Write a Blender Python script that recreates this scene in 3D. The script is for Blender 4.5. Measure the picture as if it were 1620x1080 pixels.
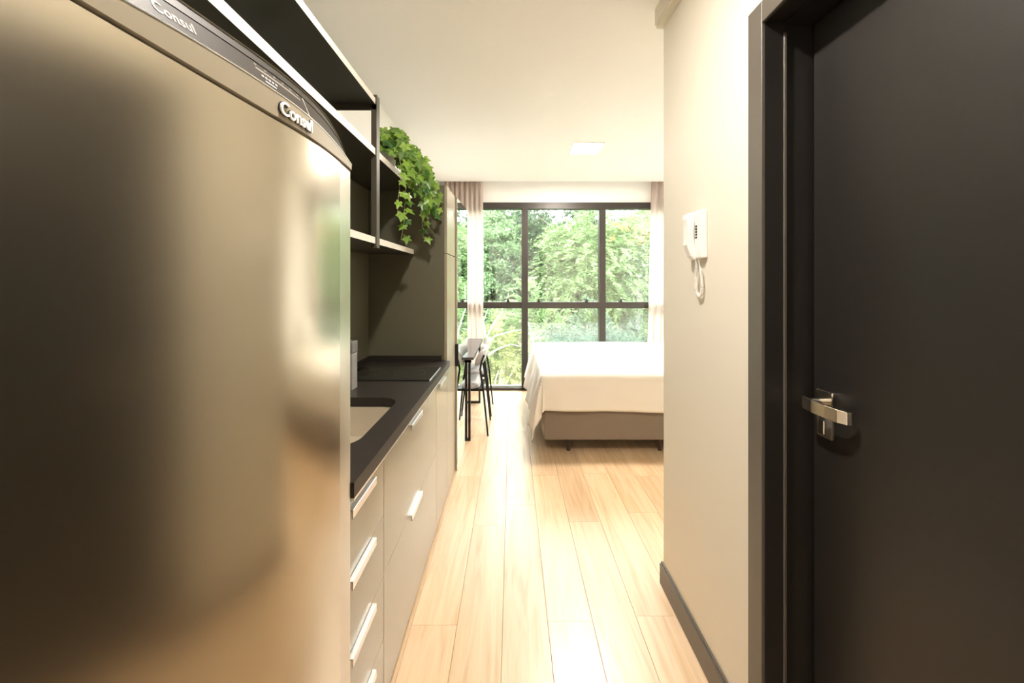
import bpy, bmesh, math, random
import numpy as np
from mathutils import Vector, Matrix, noise

# ------------------------------------------------------------------ camera, sky, exposure
sc = bpy.context.scene
for o in list(bpy.data.objects):
    bpy.data.objects.remove(o)
C = sc.collection
FPX = 600.0
cam_d = bpy.data.cameras.new('camera')
cam_d.sensor_width = 36.0
cam_d.lens = FPX / 1620.0 * 36.0
cam_d.shift_x = 0.0
cam_d.shift_y = -95.0 / 1620.0
cam_d.clip_start = 0.02
cam = bpy.data.objects.new('camera', cam_d)
cam.location = (0, 0, 1.45)
cam.rotation_euler = (math.pi / 2, 0, 0)
C.objects.link(cam)
sc.camera = cam

SKY_STRENGTH = 9.5
SUN_STRENGTH = 4.0
LED_ROOM = 225.0
LED_HALL = 1250.0
EXPOSURE = 0.82

world = bpy.data.worlds.new('sky')
sc.world = world
world.use_nodes = True
bgn = world.node_tree.nodes['Background']
bgn.inputs[0].default_value = (0.93, 0.98, 1.0, 1)
bgn.inputs[1].default_value = SKY_STRENGTH

sun_d = bpy.data.lights.new('sun', 'SUN')
sun_d.energy = SUN_STRENGTH
sun_d.angle = math.radians(12)
sun_d.color = (1.0, 0.96, 0.88)
sun = bpy.data.objects.new('sun', sun_d)
sun.rotation_euler = (math.radians(42), 0, math.radians(-22))   # from behind the house, onto the trees
sun.location = (0, -5, 12)
C.objects.link(sun)

vs = sc.view_settings
vs.view_transform = 'Standard'
vs.look = 'None'
vs.exposure = EXPOSURE
vs.gamma = 1.0
vs.use_curve_mapping = False
sc.cycles.max_bounces = 10
sc.cycles.diffuse_bounces = 6
sc.cycles.glossy_bounces = 5
sc.cycles.transparent_max_bounces = 12
sc.cycles.sample_clamp_indirect = 8.0
sc.cycles.caustics_reflective = False
sc.cycles.caustics_refractive = False

# ------------------------------------------------------------------ materials
M = {}


def mat(name, col, rough=0.5, metal=0.0, spec=0.5, bump=None, vary=None, coat=0.0, sheen=0.0, emit=None, scale_vec=None):
    """principled material; vary=(scale, amount) mottles the colour, bump=(scale, strength)."""
    m = bpy.data.materials.new(name)
    m.use_nodes = True
    nt = m.node_tree
    b = nt.nodes['Principled BSDF']
    b.inputs['Base Color'].default_value = (*col, 1)
    b.inputs['Roughness'].default_value = rough
    b.inputs['Metallic'].default_value = metal
    b.inputs['Specular IOR Level'].default_value = spec
    b.inputs['Coat Weight'].default_value = coat
    b.inputs['Sheen Weight'].default_value = sheen
    tc = None
    if vary or bump:
        tc = nt.nodes.new('ShaderNodeTexCoord')
        mp = nt.nodes.new('ShaderNodeMapping')
        mp.inputs['Scale'].default_value = scale_vec or (1, 1, 1)
        nt.links.new(tc.outputs['Object'], mp.inputs[0])
    if vary:
        n = nt.nodes.new('ShaderNodeTexNoise')
        n.inputs['Scale'].default_value = vary[0]
        n.inputs['Detail'].default_value = 5
        nt.links.new(mp.outputs[0], n.inputs['Vector'])
        r = nt.nodes.new('ShaderNodeMapRange')
        r.inputs['To Min'].default_value = 1 - vary[1]
        r.inputs['To Max'].default_value = 1 + vary[1]
        nt.links.new(n.outputs['Fac'], r.inputs['Value'])
        mx = nt.nodes.new('ShaderNodeVectorMath')
        mx.operation = 'SCALE'
        mx.inputs[0].default_value = col
        nt.links.new(r.outputs[0], mx.inputs['Scale'])
        nt.links.new(mx.outputs[0], b.inputs['Base Color'])
    if bump:
        n2 = nt.nodes.new('ShaderNodeTexNoise')
        n2.inputs['Scale'].default_value = bump[0]
        n2.inputs['Detail'].default_value = 3
        nt.links.new(mp.outputs[0], n2.inputs['Vector'])
        bp = nt.nodes.new('ShaderNodeBump')
        bp.inputs['Strength'].default_value = bump[1]
        bp.inputs['Distance'].default_value = 0.002
        nt.links.new(n2.outputs['Fac'], bp.inputs['Height'])
        nt.links.new(bp.outputs[0], b.inputs['Normal'])
    if emit:
        b.inputs['Emission Color'].default_value = (*emit[0], 1)
        b.inputs['Emission Strength'].default_value = emit[1]
    M[name] = m
    return m


mat('wall_white', (0.92, 0.91, 0.885), 0.7, vary=(3, 0.012), bump=(160, 0.08))
mat('wall_cream', (0.75, 0.705, 0.60), 0.55, vary=(2.5, 0.015), bump=(140, 0.08))
mat('ceiling_white', (0.94, 0.935, 0.92), 0.75, vary=(2, 0.01))
mat('cabinet_beige', (0.31, 0.270, 0.196), 0.24, spec=0.8, vary=(30, 0.03), scale_vec=(6, 6, 1))
mat('cabinet_inner', (0.06, 0.055, 0.045), 0.7, vary=(10, 0.05))
mat('olive_panel', (0.105, 0.096, 0.060), 0.5, vary=(14, 0.06), scale_vec=(2, 2, 1))
mat('shelf_board', (0.042, 0.042, 0.032), 0.5, vary=(14, 0.06))
mat('shelf_edge', (0.62, 0.59, 0.52), 0.45, vary=(20, 0.02))
mat('shelf_bracket', (0.060, 0.050, 0.036), 0.42, metal=0.3, vary=(25, 0.08))
mat('black_metal', (0.018, 0.016, 0.015), 0.38, metal=0.4, vary=(30, 0.1))
mat('black_granite', (0.022, 0.0175, 0.014), 0.42, spec=0.35, vary=(260, 0.6), bump=(300, 0.05))
mat('black_glass', (0.010, 0.010, 0.010), 0.08, coat=0.5, vary=(20, 0.05))
mat('steel_sink', (0.72, 0.63, 0.49), 0.38, metal=0.55, vary=(40, 0.04), scale_vec=(1, 8, 1))
mat('aluminium', (0.80, 0.80, 0.79), 0.30, metal=0.85, vary=(60, 0.02), scale_vec=(1, 12, 1))
mat('chrome', (0.86, 0.85, 0.83), 0.10, metal=1.0, vary=(30, 0.01))
mat('nickel', (0.70, 0.65, 0.56), 0.22, metal=1.0, vary=(60, 0.03))
mat('fridge_steel', (0.46, 0.412, 0.330), 0.21, metal=1.0, vary=(90, 0.03), scale_vec=(14, 14, 1))
mat('fridge_trim', (0.27, 0.232, 0.168), 0.50, metal=0.0, spec=0.2, vary=(60, 0.02))
mat('fridge_strip', (0.50, 0.46, 0.385), 0.28, metal=0.9, vary=(60, 0.02))
mat('fridge_dark', (0.040, 0.035, 0.030), 0.45, spec=0.12, vary=(20, 0.05))
mat('fridge_hood', (0.030, 0.027, 0.022), 0.40, spec=0.3, vary=(20, 0.05))
mat('fridge_side', (0.16, 0.15, 0.14), 0.5, metal=0.3, vary=(30, 0.03))
mat('print_grey', (0.24, 0.22, 0.18), 0.5, vary=(30, 0.02))
mat('print_white', (0.90, 0.89, 0.85), 0.3, vary=(30, 0.02))
mat('door_black', (0.016, 0.014, 0.012), 0.42, vary=(60, 0.15), bump=(500, 0.05))
mat('casing_black', (0.105, 0.092, 0.074), 0.36, vary=(40, 0.06))
mat('baseboard_black', (0.105, 0.085, 0.066), 0.36, vary=(40, 0.06))
mat('window_frame', (0.045, 0.037, 0.032), 0.36, metal=0.3, vary=(30, 0.08))
mat('bed_base', (0.190, 0.150, 0.113), 0.85, sheen=0.3, vary=(160, 0.12), bump=(400, 0.3))
mat('leg_wood', (0.050, 0.030, 0.020), 0.45, vary=(30, 0.2))
mat('mattress', (0.80, 0.78, 0.74), 0.8, vary=(30, 0.02))
mat('sheet', (0.71, 0.665, 0.60), 0.85, sheen=0.2, vary=(8, 0.015), bump=(500, 0.12))
mat('pillow_white', (0.88, 0.87, 0.85), 0.85, sheen=0.2, vary=(12, 0.015))
mat('table_top', (0.085, 0.078, 0.078), 0.26, vary=(30, 0.05))
mat('chair_fabric', (0.36, 0.34, 0.33), 0.9, sheen=0.4, vary=(180, 0.15), bump=(500, 0.3))
mat('plastic_white', (0.86, 0.83, 0.79), 0.32, vary=(20, 0.01))
mat('pot_white', (0.85, 0.83, 0.78), 0.35, vary=(20, 0.02))
mat('soil', (0.05, 0.035, 0.022), 0.9, vary=(60, 0.4))
mat('ivy_stem', (0.42, 0.44, 0.20), 0.6, vary=(40, 0.2))
mat('bark', (0.20, 0.17, 0.13), 0.85, vary=(20, 0.3), bump=(40, 0.5))
mat('bark_pale', (0.27, 0.26, 0.21), 0.8, vary=(20, 0.2), bump=(40, 0.4))
mat('earth', (0.16, 0.15, 0.07), 0.95, vary=(3, 0.5))
mat('grey_plastic', (0.22, 0.205, 0.19), 0.4, vary=(30, 0.05))
mat('led_frame', (0.88, 0.87, 0.84), 0.5, vary=(20, 0.01))


def mat_led(name, strength):
    m = mat(name, (0.9, 0.9, 0.88), 0.5, emit=((1.0, 0.925, 0.835), strength), vary=(20, 0.01))
    return m


mat_led('led_room', LED_ROOM)
mat_led('led_hall', LED_HALL)


def mat_wood():
    m = bpy.data.materials.new('oak_laminate')
    m.use_nodes = True
    nt = m.node_tree
    L = nt.links.new
    b = nt.nodes['Principled BSDF']
    tc = nt.nodes.new('ShaderNodeTexCoord')
    oi = nt.nodes.new('ShaderNodeObjectInfo')
    off = nt.nodes.new('ShaderNodeVectorMath')
    off.operation = 'SCALE'
    off.inputs[0].default_value = (37.0, 53.0, 11.0)
    L(oi.outputs['Random'], off.inputs['Scale'])
    add = nt.nodes.new('ShaderNodeVectorMath')
    add.operation = 'ADD'
    geo = nt.nodes.new('ShaderNodeNewGeometry')
    L(geo.outputs['Position'], add.inputs[0])
    L(off.outputs[0], add.inputs[1])
    mp = nt.nodes.new('ShaderNodeMapping')
    mp.inputs['Scale'].default_value = (14, 1.1, 1)
    L(add.outputs[0], mp.inputs[0])
    n1 = nt.nodes.new('ShaderNodeTexNoise')
    n1.inputs['Scale'].default_value = 1.6
    n1.inputs['Detail'].default_value = 8
    n1.inputs['Distortion'].default_value = 1.2
    L(mp.outputs[0], n1.inputs['Vector'])
    mp2 = nt.nodes.new('ShaderNodeMapping')
    mp2.inputs['Scale'].default_value = (120, 3, 1)
    L(add.outputs[0], mp2.inputs[0])
    n2 = nt.nodes.new('ShaderNodeTexNoise')
    n2.inputs['Scale'].default_value = 1.5
    n2.inputs['Detail'].default_value = 4
    L(mp2.outputs[0], n2.inputs['Vector'])
    rp = nt.nodes.new('ShaderNodeValToRGB')
    e = rp.color_ramp.elements
    e[0].position = 0.28
    e[0].color = (0.48, 0.305, 0.155, 1)
    e[1].position = 0.72
    e[1].color = (0.655, 0.475, 0.302, 1)
    k = rp.color_ramp.elements.new(0.48)
    k.color = (0.585, 0.402, 0.240, 1)
    L(n1.outputs['Fac'], rp.inputs[0])
    fr = nt.nodes.new('ShaderNodeMapRange')
    fr.inputs['To Min'].default_value = 0.88
    fr.inputs['To Max'].default_value = 1.10
    L(n2.outputs['Fac'], fr.inputs['Value'])
    pr = nt.nodes.new('ShaderNodeMapRange')
    pr.inputs['To Min'].default_value = 0.90
    pr.inputs['To Max'].default_value = 1.08
    L(oi.outputs['Random'], pr.inputs['Value'])
    mul = nt.nodes.new('ShaderNodeMath')
    mul.operation = 'MULTIPLY'
    L(fr.outputs[0], mul.inputs[0])
    L(pr.outputs[0], mul.inputs[1])
    sv = nt.nodes.new('ShaderNodeVectorMath')
    sv.operation = 'SCALE'
    L(rp.outputs[0], sv.inputs[0])
    L(mul.outputs[0], sv.inputs['Scale'])
    L(sv.outputs[0], b.inputs['Base Color'])
    b.inputs['Roughness'].default_value = 0.34
    b.inputs['Specular IOR Level'].default_value = 0.85
    b.inputs['Coat Weight'].default_value = 0.0
    b.inputs['Coat Roughness'].default_value = 0.30
    b.inputs['Coat IOR'].default_value = 1.6
    bp = nt.nodes.new('ShaderNodeBump')
    bp.inputs['Strength'].default_value = 0.06
    bp.inputs['Distance'].default_value = 0.001
    L(n2.outputs['Fac'], bp.inputs['Height'])
    L(bp.outputs[0], b.inputs['Normal'])
    M['oak_laminate'] = m


mat_wood()


def mat_glass():
    m = bpy.data.materials.new('window_glass')
    m.use_nodes = True
    nt = m.node_tree
    nt.nodes.clear()
    L = nt.links.new
    out = nt.nodes.new('ShaderNodeOutputMaterial')
    mix = nt.nodes.new('ShaderNodeMixShader')
    tr = nt.nodes.new('ShaderNodeBsdfTransparent')
    tr.inputs[0].default_value = (0.95, 0.985, 0.965, 1)
    gl = nt.nodes.new('ShaderNodeBsdfGlossy')
    gl.inputs['Color'].default_value = (0.90, 0.96, 1.0, 1)
    gl.inputs['Roughness'].default_value = 0.0
    lw = nt.nodes.new('ShaderNodeLayerWeight')      # same reflectance from both sides of the pane
    lw.inputs['Blend'].default_value = 0.5
    pw = nt.nodes.new('ShaderNodeMath')
    pw.operation = 'POWER'
    pw.inputs[1].default_value = 5.0
    L(lw.outputs['Facing'], pw.inputs[0])
    ma = nt.nodes.new('ShaderNodeMath')
    ma.operation = 'MULTIPLY_ADD'
    ma.inputs[1].default_value = 0.87
    ma.inputs[2].default_value = 0.13
    L(pw.outputs[0], ma.inputs[0])
    L(ma.outputs[0], mix.inputs[0])
    L(tr.outputs[0], mix.inputs[1])
    L(gl.outputs[0], mix.inputs[2])
    L(mix.outputs[0], out.inputs[0])
    M['window_glass'] = m


mat_glass()
mat('mirror', (0.80, 0.90, 0.84), 0.015, metal=1.0, vary=(10, 0.005))


def mat_leaf(name, c0, c1, trans=0.35, rough=0.5, per_object=False):
    m = bpy.data.materials.new(name)
    m.use_nodes = True
    nt = m.node_tree
    L = nt.links.new
    b = nt.nodes['Principled BSDF']
    out = [n for n in nt.nodes if n.type == 'OUTPUT_MATERIAL'][0]
    rp = nt.nodes.new('ShaderNodeValToRGB')
    rp.color_ramp.elements[0].color = (*c0, 1)
    rp.color_ramp.elements[1].color = (*c1, 1)
    if per_object:
        oi = nt.nodes.new('ShaderNodeObjectInfo')
        L(oi.outputs['Random'], rp.inputs[0])
    else:
        g = nt.nodes.new('ShaderNodeNewGeometry')
        L(g.outputs['Random Per Island'], rp.inputs[0])
    L(rp.outputs[0], b.inputs['Base Color'])
    b.inputs['Roughness'].default_value = rough
    t = nt.nodes.new('ShaderNodeBsdfTranslucent')
    L(rp.outputs[0], t.inputs[0])
    mx = nt.nodes.new('ShaderNodeMixShader')
    mx.inputs[0].default_value = trans
    L(b.outputs[0], mx.inputs[1])
    L(t.outputs[0], mx.inputs[2])
    L(mx.outputs[0], out.inputs[0])
    M[name] = m


mat_leaf('ivy_leaf', (0.030, 0.105, 0.012), (0.25, 0.42, 0.055), 0.2, 0.36, True)
mat_leaf('leaf_fresh', (0.090, 0.164, 0.054), (0.308, 0.416, 0.188), 0.4)
mat_leaf('leaf_mid', (0.068, 0.128, 0.054), (0.242, 0.347, 0.168), 0.4)
mat_leaf('leaf_deep', (0.021, 0.050, 0.027), (0.096, 0.152, 0.081), 0.35)
mat_leaf('leaf_lime', (0.155, 0.190, 0.059), (0.401, 0.428, 0.200), 0.4)
mat_leaf('blossom', (0.55, 0.22, 0.06), (0.62, 0.42, 0.13), 0.4)


def mat_curtain():
    m = bpy.data.materials.new('curtain_cloth')
    m.use_nodes = True
    nt = m.node_tree
    L = nt.links.new
    b = nt.nodes['Principled BSDF']
    out = [n for n in nt.nodes if n.type == 'OUTPUT_MATERIAL'][0]
    b.inputs['Base Color'].default_value = (0.66, 0.575, 0.53, 1)
    b.inputs['Roughness'].default_value = 0.9
    n = nt.nodes.new('ShaderNodeTexNoise')
    n.inputs['Scale'].default_value = 300
    bp = nt.nodes.new('ShaderNodeBump')
    bp.inputs['Strength'].default_value = 0.1
    bp.inputs['Distance'].default_value = 0.002
    L(n.outputs['Fac'], bp.inputs['Height'])
    L(bp.outputs[0], b.inputs['Normal'])
    t = nt.nodes.new('ShaderNodeBsdfTranslucent')
    t.inputs[0].default_value = (0.80, 0.68, 0.62, 1)
    mx = nt.nodes.new('ShaderNodeMixShader')
    mx.inputs[0].default_value = 0.38
    L(b.outputs[0], mx.inputs[1])
    L(t.outputs[0], mx.inputs[2])
    L(mx.outputs[0], out.inputs[0])
    M['curtain_cloth'] = m


mat_curtain()

# ------------------------------------------------------------------ mesh helpers


def box(bm, x0, x1, y0, y1, z0, z1, bev=0.0, seg=1):
    mtx = Matrix.Translation(((x0 + x1) / 2, (y0 + y1) / 2, (z0 + z1) / 2)) @ Matrix.Diagonal((x1 - x0, y1 - y0, z1 - z0, 1))
    r = bmesh.ops.create_cube(bm, size=1.0, matrix=mtx)
    if bev > 0:
        es = list({e for v in r['verts'] for e in v.link_edges})
        bmesh.ops.bevel(bm, geom=es, offset=bev, segments=seg, affect='EDGES', profile=0.5)
    return r['verts']


def tube(bm, pts, radii, seg=8, cap=True):
    pts = [Vector(p) for p in pts]
    if not hasattr(radii, '__len__'):
        radii = [radii] * len(pts)
    rings = []
    prev_n = None
    for i, p in enumerate(pts):
        if i == 0:
            t = pts[1] - pts[0]
        elif i == len(pts) - 1:
            t = pts[-1] - pts[-2]
        else:
            t = (pts[i + 1] - pts[i]).normalized() + (pts[i] - pts[i - 1]).normalized()
        if t.length < 1e-9:
            t = Vector((0, 0, 1))
        t.normalize()
        if prev_n is None:
            a = Vector((0, 0, 1)) if abs(t.z) < 0.9 else Vector((1, 0, 0))
            n = t.cross(a).normalized()
        else:
            n = prev_n - t * prev_n.dot(t)
            if n.length < 1e-6:
                n = t.cross(Vector((0.3, 0.5, 0.8)))
            n.normalize()
        prev_n = n
        bn = t.cross(n)
        rings.append([bm.verts.new(p + (n * math.cos(2 * math.pi * k / seg) + bn * math.sin(2 * math.pi * k / seg)) * radii[i]) for k in range(seg)])
    for a, b2 in zip(rings, rings[1:]):
        for k in range(seg):
            f = bm.faces.new((a[k], a[(k + 1) % seg], b2[(k + 1) % seg], b2[k]))
            f.smooth = True
    if cap:
        bm.faces.new(list(reversed(rings[0])))
        bm.faces.new(rings[-1])


def loft(bm, loops, closed=True, cap=(False, False), smooth=True):
    rs = [[bm.verts.new(p) for p in lp] for lp in loops]
    n = len(rs[0])
    for a, b2 in zip(rs, rs[1:]):
        for k in range(n if closed else n - 1):
            f = bm.faces.new((a[k], a[(k + 1) % n], b2[(k + 1) % n], b2[k]))
            f.smooth = smooth
    if cap[0]:
        bm.faces.new(list(reversed(rs[0])))
    if cap[1]:
        bm.faces.new(rs[-1])
    return rs


def prism(bm, poly, z0, z1, smooth=False):
    a = [bm.verts.new((x, y, z0)) for x, y in poly]
    b2 = [bm.verts.new((x, y, z1)) for x, y in poly]
    n = len(poly)
    for k in range(n):
        f = bm.faces.new((a[k], a[(k + 1) % n], b2[(k + 1) % n], b2[k]))
        f.smooth = smooth
    bm.faces.new(list(reversed(a)))
    bm.faces.new(b2)


def rrect(x0, x1, y0, y1, r, n=6):
    out = []
    for cx, cy, a0 in ((x1 - r, y1 - r, 0), (x0 + r, y1 - r, 90), (x0 + r, y0 + r, 180), (x1 - r, y0 + r, 270)):
        for k in range(n + 1):
            a = math.radians(a0 + 90 * k / n)
            out.append((cx + r * math.cos(a), cy + r * math.sin(a)))
    return out


def wloc(o):
    v = Vector((0, 0, 0))
    while o is not None:
        v += o.location
        o = o.parent
    return v


def mk(name, bm, m, parent=None, local=False, fix=True):
    if fix:
        bmesh.ops.recalc_face_normals(bm, faces=bm.faces)
    if any(f.smooth for f in bm.faces):
        bm.normal_update()
        for e in bm.edges:      # keep creases crisp next to flat faces
            if len(e.link_faces) == 2 and (not all(f.smooth for f in e.link_faces) or e.calc_face_angle(0) > 0.75):
                e.smooth = False
    me = bpy.data.meshes.new(name)
    bm.to_mesh(me)
    bm.free()
    if parent is not None and not local:
        me.transform(Matrix.Translation(-wloc(parent)))
    me.materials.append(M[m] if isinstance(m, str) else m)
    o = bpy.data.objects.new(name, me)
    C.objects.link(o)
    if parent is not None:
        o.parent = parent
    return o


def thing(name, label, cat, loc=(0, 0, 0), group=None):
    o = bpy.data.objects.new(name, None)
    o.empty_display_size = 0.05
    C.objects.link(o)
    o.location = loc
    o['label'] = label
    o['category'] = cat
    if group:
        o['group'] = group
    return o


def tag(o, label, cat, group=None):
    o['label'] = label
    o['category'] = cat
    if group:
        o['group'] = group
    return o


def struct(o, label=None):
    o['kind'] = 'structure'
    if label:
        o['label'] = label
        o['category'] = o.name.split('_')[0]
    return o


def bx(name, m, parent, dims, bev=0.0, seg=1):
    bm = bmesh.new()
    box(bm, *dims, bev=bev, seg=seg)
    return mk(name, bm, m, parent)


def boxes(name, m, parent, lst, bev=0.0):
    bm = bmesh.new()
    for d in lst:
        box(bm, *d, bev=bev)
    return mk(name, bm, m, parent)


def text_mesh(body, size, extrude, offset=0.0, spacing=1.0):
    cu = bpy.data.curves.new('lettering', 'FONT')
    cu.body = body
    cu.size = size
    cu.extrude = extrude
    cu.offset = offset
    cu.space_character = spacing
    cu.resolution_u = 3
    ob = bpy.data.objects.new('lettering_tmp', cu)
    C.objects.link(ob)
    dg = bpy.context.evaluated_depsgraph_get()
    dg.update()
    me = bpy.data.meshes.new_from_object(ob.evaluated_get(dg))
    bpy.data.objects.remove(ob)
    bpy.data.curves.remove(cu)
    return me


rnd = random.Random(7)

# ------------------------------------------------------------------ the room
XL = -0.97        # left wall
XR = 2.32         # right wall of the sleeping area
XC = 0.726        # corridor wall
YB = -0.75        # wall behind the camera
YW = 5.09         # window plane
YS = 4.93         # edge of the curtain slot in the ceiling
ZC = 2.75         # ceiling
YP = 1.815        # end of the corridor wall

floor = struct(bx('floor', 'cabinet_inner', None, (XL - 0.1, XR + 0.1, YB - 0.1, YW + 0.12, -0.2, -0.012)),
               'light oak laminate plank floor of the studio')
# planks: shared mesh, one object each
PW, PL = 0.192, 1.22
pm_bm = bmesh.new()
box(pm_bm, -0.5 * PW + 0.0004, 0.5 * PW - 0.0004, -0.5, 0.5, -0.012, 0.0)
top_edges = [e for e in pm_bm.edges if all(v.co.z > -0.001 for v in e.verts) and abs(e.verts[0].co.x - e.verts[1].co.x) < 1e-4]
bmesh.ops.bevel(pm_bm, geom=top_edges, offset=0.0013, segments=1, affect='EDGES')
bmesh.ops.recalc_face_normals(pm_bm, faces=pm_bm.faces)
pm = bpy.data.meshes.new('plank')
pm_bm.to_mesh(pm)
pm_bm.free()
pm.materials.append(M['oak_laminate'])
x = XL - 0.03
ci = 0
while x < XR:
    y = YB - rnd.random() * PL
    while y < YW:
        a, b_ = max(y, YB), min(y + PL, YW + 0.04)
        if b_ - a > 0.02:
            p = bpy.data.objects.new('plank', pm)
            p.location = (x + PW / 2, (a + b_) / 2, 0)
            p.scale = (1, (b_ - a) - 0.001, 1)
            p.parent = floor
            C.objects.link(p)
        y += PL
    x += PW
    ci += 1

struct(bx('wall_left', 'wall_white', None, (XL - 0.12, XL, YB - 0.1, YW + 0.12, -0.01, 3.0)), 'white painted wall behind the kitchen units')
struct(bx('wall_right', 'wall_white', None, (XR, XR + 0.12, 1.70, YW + 0.12, -0.01, 3.0)), 'white painted wall at the head of the bed')
struct(bx('wall_back', 'wall_white', None, (XL, 1.0, YB - 0.12, YB, -0.01, 3.0)), 'white painted wall behind the viewer')
DY0, DY1, DZ = 0.30, 1.085, 2.190      # door opening
struct(boxes('wall_corridor', 'wall_cream', None, [
    (XC, XC + 0.17, DY1 + 0.03, YP, -0.01, 2.98),
    (XC, XC + 0.17, YB, DY0 - 0.03, -0.01, 2.98),
    (XC, XC + 0.17, DY0 - 0.03, DY1 + 0.03, DZ + 0.03, 2.98),
    (XC + 0.17, XC + 0.20, YB, YP, -0.01, 2.98),
]), 'cream painted corridor wall with intercom and black door')
struct(bx('wall_partition', 'wall_cream', None, (XC + 0.20, XR, YP - 0.12, YP, -0.01, 2.98)), 'cream painted wall of the bathroom facing the bed')
struct(boxes('wall_window', 'wall_white', None, [
    (XL, XR, YW - 0.02, YW + 0.12, 2.50, 3.0),
    (XL, -0.93, YW - 0.02, YW + 0.12, 0, 2.50),
    (2.30, XR, YW - 0.02, YW + 0.12, 0, 2.50),
]), 'white lintel above the window wall')
struct(boxes('ceiling', 'ceiling_white', None, [
    (XL, XR, YB, YS, ZC, ZC + 0.20),
    (XL, XR, YS, YW - 0.02, ZC + 0.17, ZC + 0.20),
]), 'white plasterboard ceiling with a curtain slot')
struct(boxes('trim_1', 'wall_cream', None, [(XC - 0.042, XC, YB, YP, 2.672, ZC), (XC - 0.034, XC, YB, YP, 2.658, 2.672)]), 'narrow plaster cornice at the top of the corridor wall')

# baseboard on the corridor wall: flat board with a stepped top
struct(boxes('baseboard_right', 'baseboard_black', None, [
    (XC - 0.015, XC, DY1 + 0.063, YP + 0.012, 0.0, 0.096),
    (XC - 0.009, XC, DY1 + 0.063, YP + 0.012, 0.096, 0.105),
    (XC, XC + 0.10, YP, YP + 0.012, 0.0, 0.100)], bev=0.0015), 'dark baseboard along the cream corridor wall')

# door: leaf, frame, casing, lever handle
door = struct(thing('door_1', 'black wooden door in a recessed black frame', 'door', (0.87, 0.7, 0)))
XD = 0.860
leaf = bx('door_leaf', 'door_black', door, (XD, XD + 0.028, DY0 + 0.012, DY1 - 0.004, 0.008, DZ - 0.012), 0.0015)
boxes('door_frame', 'door_black', door, [
    (XC - 0.004, 0.779, DY1, DY1 + 0.029, 0, DZ + 0.029),
    (0.779, XD + 0.028, DY1 + 0.006, DY1 + 0.029, 0, DZ + 0.029),
    (XC - 0.004, XD + 0.028, DY0 - 0.029, DY0, 0, DZ + 0.029),
    (XC - 0.004, 0.779, DY0, DY1, DZ, DZ + 0.029),
    (0.779, XD + 0.028, DY0, DY1 + 0.006, DZ - 0.006, DZ + 0.029)], 0.0012)
bx('door_stop', 'casing_black', door, (0.776, 0.784, DY1 - 0.004, DY1 + 0.006, 0, DZ - 0.03), 0.0012)  # paler strip stands in for the edge highlight along the rebate
boxes('door_casing', 'casing_black', door, [
    (XC - 0.012, XC - 0.0005, DY1, DY1 + 0.063, 0, DZ + 0.063),
    (XC - 0.012, XC - 0.0005, DY0 - 0.063, DY0, 0, DZ + 0.063),
    (XC - 0.012, XC - 0.0005, DY0, DY1, DZ, DZ + 0.063)], 0.0015)
# lever handle
HZ, HY = 1.122, 1.035
h = bmesh.new()
box(h, XD - 0.009, XD, HY - 0.027, HY + 0.027, HZ - 0.027, HZ + 0.030, 0.002)
hr = mk('handle_rosette', h, 'nickel', door)
h = bmesh.new()
tube(h, [(XD - 0.009, HY, HZ), (XD - 0.052, HY, HZ)], 0.010, 10)
mk('handle_neck', h, 'nickel', door)
h = bmesh.new()
lev = [(-0.050, 0.020), (-0.056, 0.010), (-0.057, -0.020), (-0.054, -0.060), (-0.046, -0.085), (-0.034, -0.098), (-0.024, -0.100)]
loops = []
for i, (dx, dy) in enumerate(lev):
    j = min(i + 1, len(lev) - 1)
    k = max(i - 1, 0)
    tx, ty = lev[j][0] - lev[k][0], lev[j][1] - lev[k][1]
    tl = math.hypot(tx, ty)
    nx, ny = -ty / tl * 0.004, tx / tl * 0.004
    hz = 0.018 - 0.002 * i / 6
    dz = -0.002 - 0.010 * i / 6
    cx, cy = XD + dx, HY + dy
    loops.append([(cx + nx, cy + ny, HZ + dz - hz), (cx - nx, cy - ny, HZ + dz - hz), (cx - nx, cy - ny, HZ + dz + hz), (cx + nx, cy + ny, HZ + dz + hz)])
loft(h, loops, cap=(True, True), smooth=False)
bmesh.ops.bevel(h, geom=list(h.edges), offset=0.0012, segments=1, affect='EDGES')
mk('handle_lever', h, 'nickel', door)
h = bmesh.new()
box(h, XD - 0.009, XD, HY - 0.025, HY + 0.025, HZ - 0.098, HZ - 0.045, 0.002)
kr = mk('key_rosette', h, 'casing_black', door)
h = bmesh.new()
box(h, XD - 0.016, XD - 0.009, HY - 0.008, HY + 0.010, HZ - 0.088, HZ - 0.050, 0.002)
mk('key_cylinder', h, 'nickel', kr)

# ------------------------------------------------------------------ window wall
win = struct(thing('window_1', 'floor to ceiling window with dark aluminium frame', 'window', (0.7, YW, 0)))
MUL = [-0.905, 0.17, 1.205, 2.24]
for i, mx_ in enumerate(MUL):
    w_ = 0.042
    bx('mullion', 'window_frame', win, (mx_ - w_, mx_ + w_, YW - 0.045, YW + 0.05, 0.02, 2.415), 0.002)
bx('head_rail', 'window_frame', win, (-0.947, 2.282, YW - 0.05, YW + 0.05, 2.415, 2.50), 0.002)
bx('sill_rail', 'window_frame', win, (-0.947, 2.282, YW - 0.045, YW + 0.05, -0.01, 0.032), 0.002)
for a, b_ in zip(MUL, MUL[1:]):
    bx('transom', 'window_frame', win, (a + 0.042, b_ - 0.042, YW - 0.04, YW + 0.05, 1.092, 1.176), 0.002)
    bx('pane', 'window_glass', win, (a + 0.042, b_ - 0.042, YW, YW + 0.008, 1.176, 2.415))
    bx('pane', 'window_glass', win, (a + 0.042, b_ - 0.042, YW, YW + 0.008, 0.032, 1.092))
    boxes('pane_bead', 'plastic_white', win, [(a + 0.042, b_ - 0.042, YW + 0.012, YW + 0.04, 0.032, 0.052)])
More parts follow.
